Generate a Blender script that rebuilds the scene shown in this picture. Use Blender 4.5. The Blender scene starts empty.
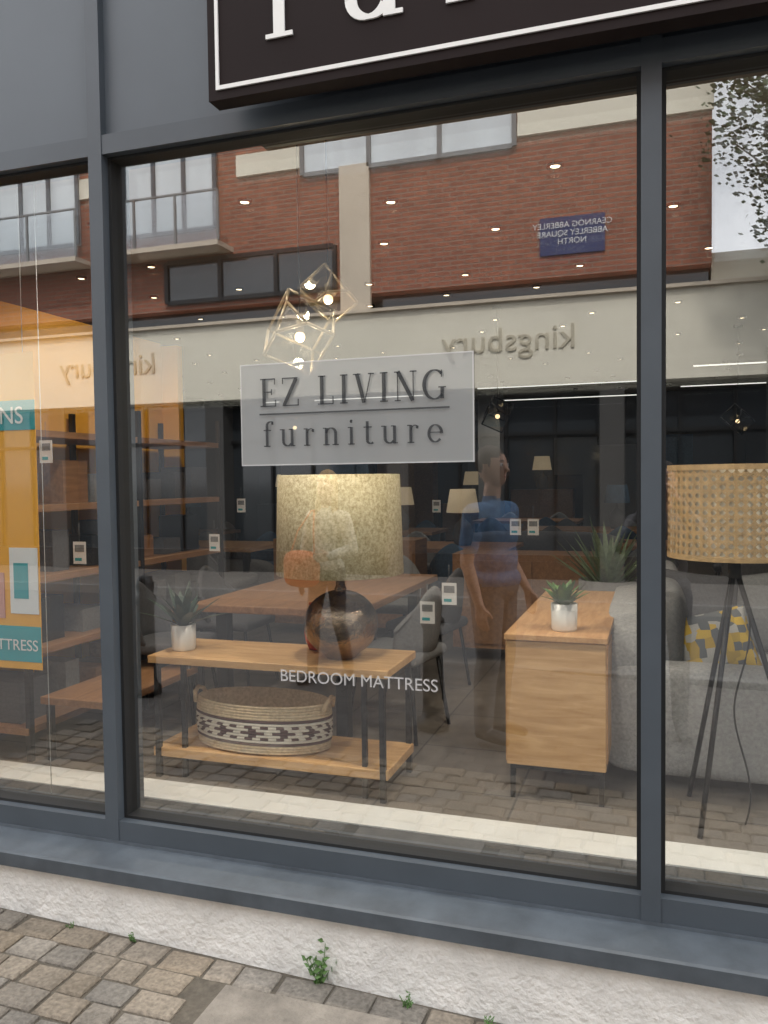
import bpy, bmesh, math, random
from mathutils import Vector, Matrix
random.seed(7)
S=bpy.context.scene
COL=S.collection
V=Vector
# ------------------------------------------------------------------ materials
def nodes(m):
    m.use_nodes=True
    nt=m.node_tree
    return nt,nt.nodes,nt.links
def mat(name,col,rough=0.6,metal=0.0,var=0.12,scale=6.0,bump=0.0,bscale=60.0,spec=0.5,emit=None,estr=0.0,stretch=None,trans=0.0):
    m=bpy.data.materials.new(name)
    nt,N,Lk=nodes(m)
    b=N['Principled BSDF']
    b.inputs['Roughness'].default_value=rough
    b.inputs['Metallic'].default_value=metal
    b.inputs['Specular IOR Level'].default_value=spec
    tc=N.new('ShaderNodeTexCoord')
    mp=N.new('ShaderNodeMapping')
    Lk.new(tc.outputs['Object'],mp.inputs['Vector'])
    if stretch: mp.inputs['Scale'].default_value=stretch
    if var>0:
        n=N.new('ShaderNodeTexNoise'); n.inputs['Scale'].default_value=scale; n.inputs['Detail'].default_value=6
        n.inputs['Roughness'].default_value=0.6
        Lk.new(mp.outputs[0],n.inputs['Vector'])
        r=N.new('ShaderNodeValToRGB')
        r.color_ramp.elements[0].position=0.3; r.color_ramp.elements[1].position=0.7
        r.color_ramp.elements[0].color=tuple(c*(1-var) for c in col)+(1,)
        r.color_ramp.elements[1].color=tuple(min(1,c*(1+var)) for c in col)+(1,)
        Lk.new(n.outputs['Fac'],r.inputs['Fac'])
        Lk.new(r.outputs['Color'],b.inputs['Base Color'])
    else:
        b.inputs['Base Color'].default_value=tuple(col)+(1,)
    if bump>0:
        n2=N.new('ShaderNodeTexNoise'); n2.inputs['Scale'].default_value=bscale; n2.inputs['Detail'].default_value=5
        Lk.new(mp.outputs[0],n2.inputs['Vector'])
        bp=N.new('ShaderNodeBump'); bp.inputs['Strength'].default_value=bump; bp.inputs['Distance'].default_value=0.01
        Lk.new(n2.outputs['Fac'],bp.inputs['Height']); Lk.new(bp.outputs[0],b.inputs['Normal'])
    if emit:
        b.inputs['Emission Color'].default_value=tuple(emit)+(1,)
        b.inputs['Emission Strength'].default_value=estr
    return m
def brickmat(name,c1,c2,mortar,bw,bh,ms=0.012,rough=0.85,bump=0.4,axis='xz',offset=0.5):
    m=bpy.data.materials.new(name); nt,N,Lk=nodes(m); b=N['Principled BSDF']
    b.inputs['Roughness'].default_value=rough
    tc=N.new('ShaderNodeTexCoord'); sx=N.new('ShaderNodeSeparateXYZ'); cx=N.new('ShaderNodeCombineXYZ')
    Lk.new(tc.outputs['Object'],sx.inputs[0])
    Lk.new(sx.outputs['X'],cx.inputs['X']); Lk.new(sx.outputs['Z' if axis=='xz' else 'Y'],cx.inputs['Y'])
    nz=N.new('ShaderNodeTexNoise'); nz.inputs['Scale'].default_value=9; nz.inputs['Detail'].default_value=4
    Lk.new(tc.outputs['Object'],nz.inputs['Vector'])
    br=N.new('ShaderNodeTexBrick'); br.offset=offset
    br.inputs['Scale'].default_value=1; br.inputs['Brick Width'].default_value=bw; br.inputs['Row Height'].default_value=bh
    br.inputs['Mortar Size'].default_value=ms; br.inputs['Mortar Smooth'].default_value=0.3
    br.inputs['Color1'].default_value=tuple(c1)+(1,); br.inputs['Color2'].default_value=tuple(c2)+(1,); br.inputs['Mortar'].default_value=tuple(mortar)+(1,)
    Lk.new(cx.outputs[0],br.inputs['Vector'])
    mx=N.new('ShaderNodeMix'); mx.data_type='RGBA'; mx.blend_type='MULTIPLY'; mx.inputs[0].default_value=0.5
    Lk.new(br.outputs['Color'],mx.inputs[6]); Lk.new(nz.outputs['Fac'],mx.inputs[7])
    mul=N.new('ShaderNodeMix'); mul.data_type='RGBA'; mul.blend_type='MULTIPLY'; mul.inputs[0].default_value=1
    mul.inputs[7].default_value=(1.3,1.3,1.3,1)
    Lk.new(mx.outputs[2],mul.inputs[6]); Lk.new(mul.outputs[2],b.inputs['Base Color'])
    bp=N.new('ShaderNodeBump'); bp.inputs['Strength'].default_value=bump; bp.inputs['Distance'].default_value=0.01; bp.invert=True
    Lk.new(br.outputs['Fac'],bp.inputs['Height']); Lk.new(bp.outputs[0],b.inputs['Normal'])
    return m
def woodmat(name,dark,light,axis='x',scale=5,rough=0.45):
    m=bpy.data.materials.new(name); nt,N,Lk=nodes(m); b=N['Principled BSDF']
    b.inputs['Roughness'].default_value=rough
    tc=N.new('ShaderNodeTexCoord'); mp=N.new('ShaderNodeMapping'); Lk.new(tc.outputs['Object'],mp.inputs[0])
    s=[7,7,7]; s['xyz'.index(axis)]=0.8; mp.inputs['Scale'].default_value=s
    n=N.new('ShaderNodeTexNoise'); n.inputs['Scale'].default_value=scale; n.inputs['Detail'].default_value=8; n.inputs['Distortion'].default_value=0.8
    Lk.new(mp.outputs[0],n.inputs['Vector'])
    r=N.new('ShaderNodeValToRGB'); r.color_ramp.elements[0].position=0.3; r.color_ramp.elements[1].position=0.7
    r.color_ramp.elements[0].color=tuple(dark)+(1,); r.color_ramp.elements[1].color=tuple(light)+(1,)
    Lk.new(n.outputs['Fac'],r.inputs[0]); Lk.new(r.outputs[0],b.inputs['Base Color'])
    bp=N.new('ShaderNodeBump'); bp.inputs['Strength'].default_value=0.1; bp.inputs['Distance'].default_value=0.003
    Lk.new(n.outputs['Fac'],bp.inputs['Height']); Lk.new(bp.outputs[0],b.inputs['Normal'])
    return m
def glassmat(name,base,tint,frost=None,rough=0.0,edge=0.6):
    m=bpy.data.materials.new(name); nt,N,Lk=nodes(m); N.remove(N['Principled BSDF']); out=N['Material Output']
    t=N.new('ShaderNodeBsdfTransparent'); t.inputs[0].default_value=tuple(tint)+(1,)
    g=N.new('ShaderNodeBsdfGlossy'); g.inputs['Roughness'].default_value=rough; g.inputs[0].default_value=(0.97,0.98,1,1)
    lw=N.new('ShaderNodeLayerWeight'); lw.inputs['Blend'].default_value=0.5
    pw=N.new('ShaderNodeMath'); pw.operation='POWER'; pw.inputs[1].default_value=4
    ml=N.new('ShaderNodeMath'); ml.operation='MULTIPLY_ADD'; ml.inputs[1].default_value=edge; ml.inputs[2].default_value=base
    Lk.new(lw.outputs['Facing'],pw.inputs[0]); Lk.new(pw.outputs[0],ml.inputs[0])
    mx=N.new('ShaderNodeMixShader'); Lk.new(ml.outputs[0],mx.inputs[0]); Lk.new(t.outputs[0],mx.inputs[1]); Lk.new(g.outputs[0],mx.inputs[2])
    Lk.new(mx.outputs[0],out.inputs[0])
    return m
def decalmat(name,col,alpha,rough=0.6):
    m=bpy.data.materials.new(name); nt,N,Lk=nodes(m); b=N['Principled BSDF']
    b.inputs['Base Color'].default_value=tuple(col)+(1,); b.inputs['Alpha'].default_value=alpha; b.inputs['Roughness'].default_value=rough
    return m
M={}
M['frame']=mat('powder_coat_grey',(0.066,0.080,0.096),0.42,0,0.10,3,0.03,300)
M['clad']=mat('cladding_panel_grey',(0.088,0.105,0.124),0.45,0,0.10,1.2,0.02,200)
M['sill']=mat('sill_grey',(0.070,0.084,0.100),0.5,0,0.28,7,0.05,150)
M['gap']=mat('rubber_gasket',(0.012,0.013,0.014),0.7,0,0)
M['white_wall']=mat('rough_white_paint',(0.78,0.77,0.74),0.85,0,0.13,7,0.9,50)
M['signbrown']=mat('sign_panel_dark',(0.016,0.010,0.010),0.65,0,0.1,2,spec=0.15)
M['white']=mat('white_paint',(0.78,0.78,0.76),0.5,0,0.06,5)
M['black']=mat('black_metal',(0.014,0.014,0.015),0.4,0.3,0.1)
M['cream']=mat('cream_fascia',(0.80,0.75,0.62),0.6,0,0.05,0.8)
M['creamd']=mat('cream_render',(0.62,0.53,0.42),0.8,0,0.08,1.5)
M['gold']=mat('fascia_letters',(0.50,0.45,0.34),0.5,0,0.1)
M['brick']=brickmat('red_brick',(0.36,0.125,0.072),(0.27,0.09,0.055),(0.26,0.18,0.14),0.225,0.075)
M['paver']=brickmat('paver_blocks',(0.12,0.11,0.10),(0.105,0.095,0.088),(0.07,0.065,0.06),0.16,0.12,0.006,0.9,0.3,'xy')
M['asphalt']=mat('asphalt',(0.055,0.055,0.057),0.9,0,0.25,30,0.3,200)
M['ground']=mat('ground_grey',(0.12,0.12,0.11),0.95,0,0.2,0.5)
M['kerb']=mat('kerb_stone',(0.14,0.135,0.13),0.85,0,0.15,20,0.3,80)
M['concrete']=mat('concrete_slab',(0.23,0.205,0.175),0.9,0,0.28,12,0.6,90)
M['floor']=brickmat('shop_floor_tiles',(0.20,0.175,0.15),(0.17,0.15,0.13),(0.08,0.075,0.07),0.6,0.6,0.006,0.35,0.1,'xy',0.0)
M['ledge']=mat('dark_ledge_tile',(0.055,0.058,0.062),0.6,0,0.2,8)
M['ceil']=mat('shop_ceiling',(0.26,0.23,0.205),0.8,0,0.05,1)
M['wall']=mat('shop_wall_dark',(0.06,0.058,0.056),0.8,0,0.1,1)
M['oak']=woodmat('oak',(0.50,0.28,0.11),(0.70,0.44,0.21),'x')
M['oaky']=woodmat('oak_long',(0.46,0.24,0.10),(0.64,0.38,0.18),'y')
M['oakd']=woodmat('table_wood',(0.24,0.12,0.055),(0.36,0.19,0.09),'y')
M['sofa']=mat('sofa_fabric',(0.46,0.46,0.46),0.95,0,0.2,70,0.7,400)
M['dgrey']=mat('dark_grey_fabric',(0.10,0.10,0.11),0.95,0,0.15,60,0.5,400)
M['mgrey']=mat('mid_grey_fabric',(0.22,0.225,0.23),0.95,0,0.15,60,0.5,400)
M['blue']=mat('blue_fabric',(0.05,0.10,0.17),0.9,0,0.2,30)
M['cane']=mat('cane',(0.56,0.38,0.19),0.6,0,0.25,40)
M['canein']=mat('cane_liner',(0.88,0.82,0.68),0.9,0,0.06,20)
M['cord']=mat('black_cord',(0.02,0.02,0.02),0.6,0,0)
M['potw']=mat('white_ceramic',(0.78,0.78,0.76),0.3,0,0.03)
M['potg']=mat('grey_planter',(0.20,0.20,0.20),0.8,0,0.15,8)
M['leaf']=mat('leaf_green',(0.085,0.175,0.045),0.5,0,0.35,25)
M['leafd']=mat('leaf_dark',(0.045,0.075,0.055),0.5,0,0.3,25)
M['leafs']=mat('leaf_sage',(0.16,0.22,0.12),0.55,0,0.3,25)
M['tree']=mat('tree_foliage',(0.055,0.085,0.028),0.6,0,0.5,3)
M['bark']=mat('bark',(0.09,0.07,0.05),0.9,0,0.3,12,0.6,40)
M['seagrass']=mat('seagrass',(0.70,0.55,0.36),0.85,0,0.22,60,0.4,200)
M['seadark']=mat('basket_dark',(0.10,0.05,0.045),0.85,0,0.2,60)
M['seawhite']=mat('basket_white',(0.78,0.72,0.62),0.85,0,0.1,60)
M['orange']=mat('poster_orange',(0.84,0.40,0.03),0.6,0,0.04,2)
M['yellow']=mat('display_yellow',(0.72,0.36,0.035),0.6,0,0.08,2)
M['teal']=mat('poster_teal',(0.03,0.33,0.37),0.6,0,0.03)
M['card']=mat('card_white',(0.78,0.78,0.78),0.6,0,0)
M['ink']=mat('ink',(0.03,0.03,0.035),0.6,0,0)
M['brass']=mat('dark_brass',(0.20,0.155,0.095),0.4,0.3,0.1)
M['bulb']=mat('lamp_bulb',(1,.9,.7),0.4,0,0,emit=(1,0.70,0.38),estr=3.2)
M['spot']=mat('spot_lens',(1,.9,.7),0.4,0,0,emit=(1,0.78,0.50),estr=8)
M['led']=mat('led_strip',(1,1,1),0.4,0,0,emit=(1,0.97,0.9),estr=1.4)
M['warmshade']=mat('lit_shade',(0.7,0.6,0.45),0.9,0,0.05,emit=(1,0.75,0.45),estr=0.2)
M['glass']=glassmat('shop_glass_outer',0.235,(0.91,0.93,0.92))
M['glass2']=glassmat('shop_glass_inner',0.05,(0.98,0.985,0.98),edge=0.2)
M['pglass']=glassmat('pendant_glass',0.12,(0.80,0.82,0.80))
M['winglass']=mat('window_dark_glass',(0.03,0.035,0.04),0.08,0,0,spec=1.0)
M['winlight']=mat('window_blinds',(0.70,0.75,0.78),0.3,0,0.12,1.5,stretch=(1,1,0.2))
M['frost']=decalmat('frosted_vinyl',(0.60,0.62,0.62),0.40)
M['cut_dark']=decalmat('letter_cutouts_dark',(0.015,0.018,0.022),0.85)  # darker interior seen through clear cut letters, put in as dark colour
M['vin_white']=decalmat('vinyl_letters_white',(0.8,0.8,0.8),0.55)
M['vin_line']=decalmat('vinyl_border',(0.8,0.8,0.8),0.45)
M['navyplate']=mat('street_sign_blue',(0.02,0.035,0.13),0.5,0,0.05)
M['redreflect']=mat('red_reflection_tint',(0.55,0.07,0.02),0.25,0,0.15,12)  # red of the bag's reflection, put into a surface colour
def shade_mat():
    m=bpy.data.materials.new('gold_crackle_shade'); nt,N,Lk=nodes(m); b=N['Principled BSDF']
    tc=N.new('ShaderNodeTexCoord')
    n=N.new('ShaderNodeTexNoise'); n.inputs['Scale'].default_value=60; n.inputs['Detail'].default_value=8; n.inputs['Roughness'].default_value=0.85
    Lk.new(tc.outputs['Object'],n.inputs['Vector'])
    r=N.new('ShaderNodeValToRGB'); e=r.color_ramp.elements
    e[0].position=0.38; e[0].color=(0.36,0.28,0.12,1); e[1].position=0.60; e[1].color=(0.86,0.76,0.50,1)
    Lk.new(n.outputs['Fac'],r.inputs[0]); Lk.new(r.outputs[0],b.inputs['Base Color'])
    b.inputs['Roughness'].default_value=0.42; b.inputs['Metallic'].default_value=0.15
    bp=N.new('ShaderNodeBump'); bp.inputs['Strength'].default_value=0.6; bp.inputs['Distance'].default_value=0.005
    Lk.new(n.outputs['Fac'],bp.inputs['Height']); Lk.new(bp.outputs[0],b.inputs['Normal'])
    return m
M['shade']=shade_mat()
M['bronze']=mat('hammered_bronze',(0.33,0.25,0.18),0.20,0.92,0.30,18,0.7,42)
def cushion_mat():
    m=bpy.data.materials.new('cushion_geometric'); nt,N,Lk=nodes(m); b=N['Principled BSDF']; b.inputs['Roughness'].default_value=0.9
    tc=N.new('ShaderNodeTexCoord'); v=N.new('ShaderNodeTexVoronoi'); v.inputs['Scale'].default_value=24; v.inputs['Randomness'].default_value=0.35
    Lk.new(tc.outputs['Object'],v.inputs['Vector'])
    s=N.new('ShaderNodeSeparateColor'); Lk.new(v.outputs['Color'],s.inputs[0])
    r=N.new('ShaderNodeValToRGB'); r.color_ramp.interpolation='CONSTANT'; e=r.color_ramp.elements
    e[0].position=0; e[0].color=(0.60,0.40,0.04,1); e[1].position=0.30; e[1].color=(0.11,0.12,0.13,1)
    x=e.new(0.58); x.color=(0.42,0.42,0.40,1); x=e.new(0.78); x.color=(0.45,0.30,0.03,1)
    Lk.new(s.outputs[1],r.inputs[0]); Lk.new(r.outputs[0],b.inputs['Base Color']); return m
M['cush']=cushion_mat()
def shirt_mat():
    m=bpy.data.materials.new('blue_shirt'); nt,N,Lk=nodes(m); b=N['Principled BSDF']; b.inputs['Roughness'].default_value=0.9
    tc=N.new('ShaderNodeTexCoord'); v=N.new('ShaderNodeTexNoise'); v.inputs['Scale'].default_value=20
    Lk.new(tc.outputs['Object'],v.inputs['Vector'])
    r=N.new('ShaderNodeValToRGB'); e=r.color_ramp.elements
    e[0].position=0.35; e[0].color=(0.06,0.13,0.25,1); e[1].position=0.7; e[1].color=(0.12,0.23,0.38,1)
    Lk.new(v.outputs['Fac'],r.inputs[0]); Lk.new(r.outputs[0],b.inputs['Base Color'])
    bp=N.new('ShaderNodeBump'); bp.inputs['Strength'].default_value=0.8; bp.inputs['Distance'].default_value=0.02
    n2=N.new('ShaderNodeTexNoise'); n2.inputs['Scale'].default_value=9; Lk.new(tc.outputs['Object'],n2.inputs['Vector'])
    Lk.new(n2.outputs['Fac'],bp.inputs['Height']); Lk.new(bp.outputs[0],b.inputs['Normal']); return m
M['shirt']=shirt_mat()
# ------------------------------------------------------------------ mesh helpers
def link(o,parent=None):
    COL.objects.link(o)
    if parent: o.parent=parent
    return o
def grp(name,loc=(0,0,0),rz=0.0):
    e=bpy.data.objects.new(name,None); e.empty_display_size=0.2; e.location=loc; e.rotation_euler=(0,0,rz); COL.objects.link(e); return e
def mk(name,bm,mats,parent=None,smooth=False):
    me=bpy.data.meshes.new(name); bm.normal_update(); bm.to_mesh(me); bm.free()
    for m in (mats if isinstance(mats,(list,tuple)) else [mats]): me.materials.append(m)
    if smooth:
        for p in me.polygons: p.use_smooth=True
    return link(bpy.data.objects.new(name,me),parent)
def bx(bm,x0,x1,y0,y1,z0,z1,mi=0):
    vs=[bm.verts.new((x,y,z)) for z in (z0,z1) for y in (y0,y1) for x in (x0,x1)]
    for q in ((0,2,3,1),(4,5,7,6),(0,1,5,4),(2,6,7,3),(0,4,6,2),(1,3,7,5)):
        f=bm.faces.new([vs[i] for i in q]); f.material_index=mi
    return vs
def box(name,x0,x1,y0,y1,z0,z1,m,parent=None,bev=0.0,seg=2):
    bm=bmesh.new(); bx(bm,x0,x1,y0,y1,z0,z1)
    if bev: bmesh.ops.bevel(bm,geom=bm.edges[:],offset=bev,segments=seg,affect='EDGES',profile=0.5)
    o=mk(name,bm,m,parent,smooth=False)
    if bev and seg>2:
        for p in o.data.polygons: p.use_smooth=True
    return o
def tube(bm,pts,r,n=8,mi=0,cap=True):
    pts=[V(p) for p in pts]; rs=r if isinstance(r,(list,tuple)) else [r]*len(pts)
    rings=[]
    for i,p in enumerate(pts):
        d=(pts[min(i+1,len(pts)-1)]-pts[max(i-1,0)]).normalized()
        a=d.cross(V((0,0,1)) if abs(d.z)<0.95 else V((1,0,0))).normalized(); b=d.cross(a)
        rings.append([bm.verts.new(p+(a*math.cos(2*math.pi*k/n)+b*math.sin(2*math.pi*k/n))*rs[i]) for k in range(n)])
    for i in range(len(rings)-1):
        for k in range(n):
            f=bm.faces.new((rings[i][k],rings[i][(k+1)%n],rings[i+1][(k+1)%n],rings[i+1][k])); f.material_index=mi; f.smooth=True
    if cap:
        f=bm.faces.new(rings[0][::-1]); f.material_index=mi
        f=bm.faces.new(rings[-1]); f.material_index=mi
def tubes(name,list_of_paths,r,m,parent=None,n=8):
    bm=bmesh.new()
    for p in list_of_paths: tube(bm,p,r,n)
    bmesh.ops.recalc_face_normals(bm,faces=bm.faces[:])
    return mk(name,bm,m,parent)
def lathe(name,prof,m,parent=None,n=48,c=(0,0),sx=1,sy=1,smooth=True,fmi=None):
    bm=bmesh.new(); rings=[]
    for (r,z) in prof:
        rings.append([bm.verts.new((c[0]+sx*r*math.cos(2*math.pi*k/n),c[1]+sy*r*math.sin(2*math.pi*k/n),z)) for k in range(n)])
    for i in range(len(rings)-1):
        for k in range(n):
            f=bm.faces.new((rings[i][k],rings[i][(k+1)%n],rings[i+1][(k+1)%n],rings[i+1][k])); f.smooth=smooth
            if fmi: f.material_index=fmi(i,k)
    bmesh.ops.remove_doubles(bm,verts=bm.verts[:],dist=1e-5)
    return mk(name,bm,m,parent)
def text(name,body,size,loc,rot,m,parent=None,ext=0.004,align='LEFT',sp=1.0,bold=0.0,depth=None):
    c=bpy.data.curves.new(name,'FONT'); c.body=body; c.size=size; c.extrude=ext; c.align_x=align; c.space_character=sp; c.offset=bold
    c.materials.append(m); o=bpy.data.objects.new(name,c); o.location=loc; o.rotation_euler=rot; return link(o,parent)
# ------------------------------------------------------------------ serif glyphs
def arc(cx,cy,rx,ry,a0,a1,w0,w1,n=18):
    out=[]
    for i in range(n+1):
        a=math.radians(a0+(a1-a0)*i/n); w=w1+(w0-w1)*abs(math.cos(a))
        out.append((cx+rx*math.cos(a),cy+ry*math.sin(a),w))
    return out
T,t_=0.135,0.042
def st(x0,y0,x1,y1,w,w2=None): return [(x0,y0,w),(x1,y1,w if w2 is None else w2)]
def sf(x,y,h=0.14): return st(x-h,y,x+h,y,t_)
G={
'E':(0.72,[st(.2,0,.2,1,T),st(.05,.98,.62,.98,t_),st(.05,.02,.65,.02,t_),st(.2,.52,.5,.52,t_),st(.62,1,.62,.78,t_),st(.65,0,.65,.24,t_),st(.5,.42,.5,.62,t_)]),
'Z':(0.74,[st(.06,.98,.66,.98,t_),st(.06,.02,.68,.02,t_),st(.6,.97,.12,.03,T),st(.07,1,.07,.78,t_),st(.67,0,.67,.24,t_)]),
'L':(0.68,[st(.2,0,.2,1,T),sf(.2,.98),st(.05,.02,.62,.02,t_),st(.62,0,.62,.28,t_)]),
'I':(0.40,[st(.2,0,.2,1,T),sf(.2,.98),sf(.2,.02)]),
'V':(0.78,[st(.14,1,.40,0,T),st(.66,1,.42,0,t_),sf(.14,.98),sf(.66,.98,.11)]),
'N':(0.86,[st(.15,0,.15,1,t_),st(.16,1,.68,0,T),st(.70,0,.70,1,t_),sf(.13,.98,.1),sf(.15,.02,.11),sf(.70,.98,.12)]),
'G':(0.84,[arc(.44,.5,.36,.48,48,318,T,t_,26),st(.70,.03,.70,.40,T*.9),sf(.70,.41,.13),st(.68,.98,.68,.74,t_)]),
'f':(0.46,[st(.2,0,.2,.82,T*.85),arc(.36,.82,.16,.15,180,50,T*.8,t_,10),st(.05,.64,.38,.64,t_),sf(.2,.02,.14),arc(.44,.90,.02,.02,0,350,.07,.07,6)]),
'u':(0.74,[[(.18,.66,T*.85),(.18,.2,T*.85)],arc(.36,.2,.18,.18,180,330,T*.85,t_,12),st(.55,0,.55,.66,T*.85),st(.03,.65,.18,.65,t_),st(.41,.65,.55,.65,t_),st(.55,.02,.68,.02,t_)]),
'r':(0.54,[st(.18,0,.18,.66,T*.85),sf(.18,.02,.13),st(.04,.65,.18,.65,t_),arc(.34,.44,.15,.21,170,60,t_,t_,8),arc(.43,.58,.03,.03,0,350,.07,.07,6)]),
'n':(0.76,[st(.18,0,.18,.66,T*.85),sf(.18,.02,.13),st(.04,.65,.18,.65,t_),arc(.37,.46,.19,.19,180,0,T*.85,t_,12),st(.56,0,.56,.47,T*.85),sf(.56,.02,.13)]),
'i':(0.36,[st(.18,0,.18,.66,T*.85),sf(.18,.02,.13),st(.04,.65,.18,.65,t_),arc(.18,.88,.025,.025,0,350,.08,.08,8)]),
't':(0.46,[st(.2,.14,.2,.86,T*.85),st(.05,.64,.38,.64,t_),arc(.33,.14,.13,.12,180,320,T*.8,t_,8)]),
'e':(0.62,[arc(.31,.33,.24,.31,0,320,T*.85,t_,24),st(.10,.37,.55,.37,t_)]),
' ':(0.35,[]),
}
def glyph_text(name,body,x0,x1,base,h,y,m,parent,thick=0.0):
    """serif lettering as flat mesh letters on plane y, facing -y"""
    tot=sum(G[c][0] for c in body); gaps=len(body)-1
    gap=((x1-x0)/h-tot)/gaps if gaps else 0
    bm=bmesh.new(); cx=0; k=0
    for c in body:
        w,strokes=G[c]
        for s in strokes:
            k+=1; off=-0.00004*(k%9)
            L=[];R=[]
            for i,(px,py,pw) in enumerate(s):
                a=V(s[max(i-1,0)][:2]); b=V(s[min(i+1,len(s)-1)][:2]); d=(b-a)
                if d.length<1e-6: d=V((1,0))
                d.normalize(); n=V((-d.y,d.x))
                for arr,sg in ((L,1),(R,-1)):
                    q=V((px,py))+n*sg*pw/2
                    arr.append(bm.verts.new((x0+(cx+q.x)*h,y+off,base+q.y*h)))
            for i in range(len(s)-1):
                bm.faces.new((L[i],R[i],R[i+1],L[i+1]))
        cx+=w+gap
    if thick:
        r=bmesh.ops.extrude_face_region(bm,geom=bm.faces[:])
        for v in [g for g in r['geom'] if isinstance(g,bmesh.types.BMVert)]: v.co.y-=thick
        bmesh.ops.recalc_face_normals(bm,faces=bm.faces[:])
    return mk(name,bm,m,parent)
# ------------------------------------------------------------------ SHOP FACADE
shop=grp('furniture_shop')
MOD=1.81; MX=[-0.015+MOD*i for i in range(-5,6)]
bm=bmesh.new()
for x in MX:
    bx(bm,x-0.027,x+0.027,-0.065,0.09,0.388,5.5)
mk('mullions',bm,M['frame'],shop)
bm=bmesh.new()
for i in range(len(MX)-1):
    a,b=MX[i]+0.027,MX[i+1]-0.027
    bx(bm,a,b,-0.062,0.088,2.77,2.835)
    bx(bm,a,b,-0.062,0.088,0.388,0.458)
    bx(bm,a,b,-0.062,0.088,4.2,4.25)
mk('transoms',bm,M['frame'],shop)
bm=bmesh.new()
for i in range(len(MX)-1):
    a,b=MX[i]+0.027,MX[i+1]-0.027
    for (p,q,r,s) in ((a,a+0.012,0.458,2.77),(b-0.012,b,0.458,2.77)): bx(bm,p,q,-0.03,0.05,r,s)
    bx(bm,a+0.012,b-0.012,-0.03,0.05,0.458,0.468); bx(bm,a+0.012,b-0.012,-0.03,0.05,2.76,2.77)
mk('gaskets',bm,M['gap'],shop)
bm=bmesh.new()
for i in range(len(MX)-1):
    a,b=MX[i]+0.027,MX[i+1]-0.027
    bx(bm,a,b,-0.035,0.06,2.835,4.2); bx(bm,a,b,-0.035,0.06,4.25,5.5)
mk('cladding_panels',bm,M['clad'],shop)
bm=bmesh.new()
prof=[(-0.0,0.3875),(-0.066,0.3875),(-0.067,0.378),(-0.195,0.362),(-0.205,0.358),(-0.205,0.312),(-0.17,0.308),(-0.0,0.308)]
def extr(bm,prof,x0,x1):
    A=[bm.verts.new((x0,y,z)) for y,z in prof]; B=[bm.verts.new((x1,y,z)) for y,z in prof]
    n=len(prof)
    for i in range(n): bm.faces.new((A[i],A[(i+1)%n],B[(i+1)%n],B[i]))
    bm.faces.new(A[::-1]); bm.faces.new(B)
extr(bm,prof,MX[0]-0.1,-3.5); extr(bm,prof,-3.497,1.2); extr(bm,prof,1.203,MX[-1]+0.1)
bmesh.ops.recalc_face_normals(bm,faces=bm.faces[:])
mk('sill',bm,M['sill'],shop)
box('plinth',MX[0]-0.1,MX[-1]+0.1,-0.168,0.0,-0.1,0.307,M['white_wall'],shop)
box('back_wall',-9.2,9.2,15.5,15.7,0,5.5,M['wall'],shop)
box('side_wall_a',-9.4,-9.2,0.09,15.7,0,5.5,M['wall'],shop)
box('side_wall_b',9.2,9.4,0.09,15.7,0,5.5,M['wall'],shop)
box('roof',-9.4,9.4,0.0,15.7,5.5,5.6,M['clad'],shop)
box('ceiling',-9.2,9.2,0.062,15.5,3.4,3.5,M['ceil'],shop)
box('ceiling_bulkhead',-9.2,9.2,0.062,0.30,2.86,3.4,M['ceil'],shop)
box('interior_floor',-9.2,9.2,0.0,15.5,0.1,0.2,M['floor'],shop)
box('ledge_dark',-9.2,9.2,0.0,0.70,0.2,0.206,M['ledge'],shop)
box('ledge_white',-9.2,9.2,0.70,0.90,0.2,0.212,M['white'],shop)
bm=bmesh.new(); bm2=bmesh.new()
for i in range(len(MX)-1):
    a,b=MX[i]+0.03,MX[i+1]-0.03
    bm.faces.new([bm.verts.new(p) for p in ((a,0,0.46),(b,0,0.46),(b,0,2.77),(a,0,2.77))])
    ti=math.tan(math.radians(random.choice((0.30,0.24,0.34))))*2.3
    tx=random.uniform(-0.004,0.004)
    bm2.faces.new([bm2.verts.new(p) for p in ((a,0.026,0.46),(b,0.026+tx,0.46),(b,0.026+ti+tx,2.77),(a,0.026+ti,2.77))])
mk('glass_panes',bm,M['glass'],shop); mk('glass_inner',bm2,M['glass2'],shop)
for n,(x,y) in enumerate(((-5.2,9.0),(1.6,9.5),(-2.9,12.5),(2.5,4.6))):
    box('column_%d'%n,x-0.2,x+0.2,y-0.2,y+0.2,0.2,3.4,M['mgrey'] if n<3 else M['wall'],shop)
# ceiling lights
bm=bmesh.new(); bmr=bmesh.new()
yy=1.35
row=0
while yy<15:
    for i in range(-9,9):
        x=i*0.95+0.3*(row%2)+random.uniform(-.15,.15); y=yy+random.uniform(-.2,.2)
        if random.random()<0.85:
            bmesh.ops.create_circle(bm,cap_ends=True,radius=0.027,segments=14,matrix=Matrix.Translation((x,y,3.386))@Matrix.Rotation(math.pi,4,'X'))
            bmesh.ops.create_cone(bmr,cap_ends=False,radius1=0.045,radius2=0.045,depth=0.024,segments=16,matrix=Matrix.Translation((x,y,3.389)))
    yy+=1.0; row+=1
sp=grp('ceiling_spotlights'); mk('lenses',bm,M['spot'],sp); mk('rims',bmr,M['black'],sp)
bm=bmesh.new()
for (x0,x1,y) in ((-3.1,-0.2,14.2),(-3.0,0.0,11.8),(0.4,3.2,13.0),(0.5,3.0,10.2),(-7.5,-4.2,12.5)):
    bx(bm,x0,x1,y,y+0.03,3.22,3.235)
mk('linear_led_lights',bm,M['led'],None)
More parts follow.
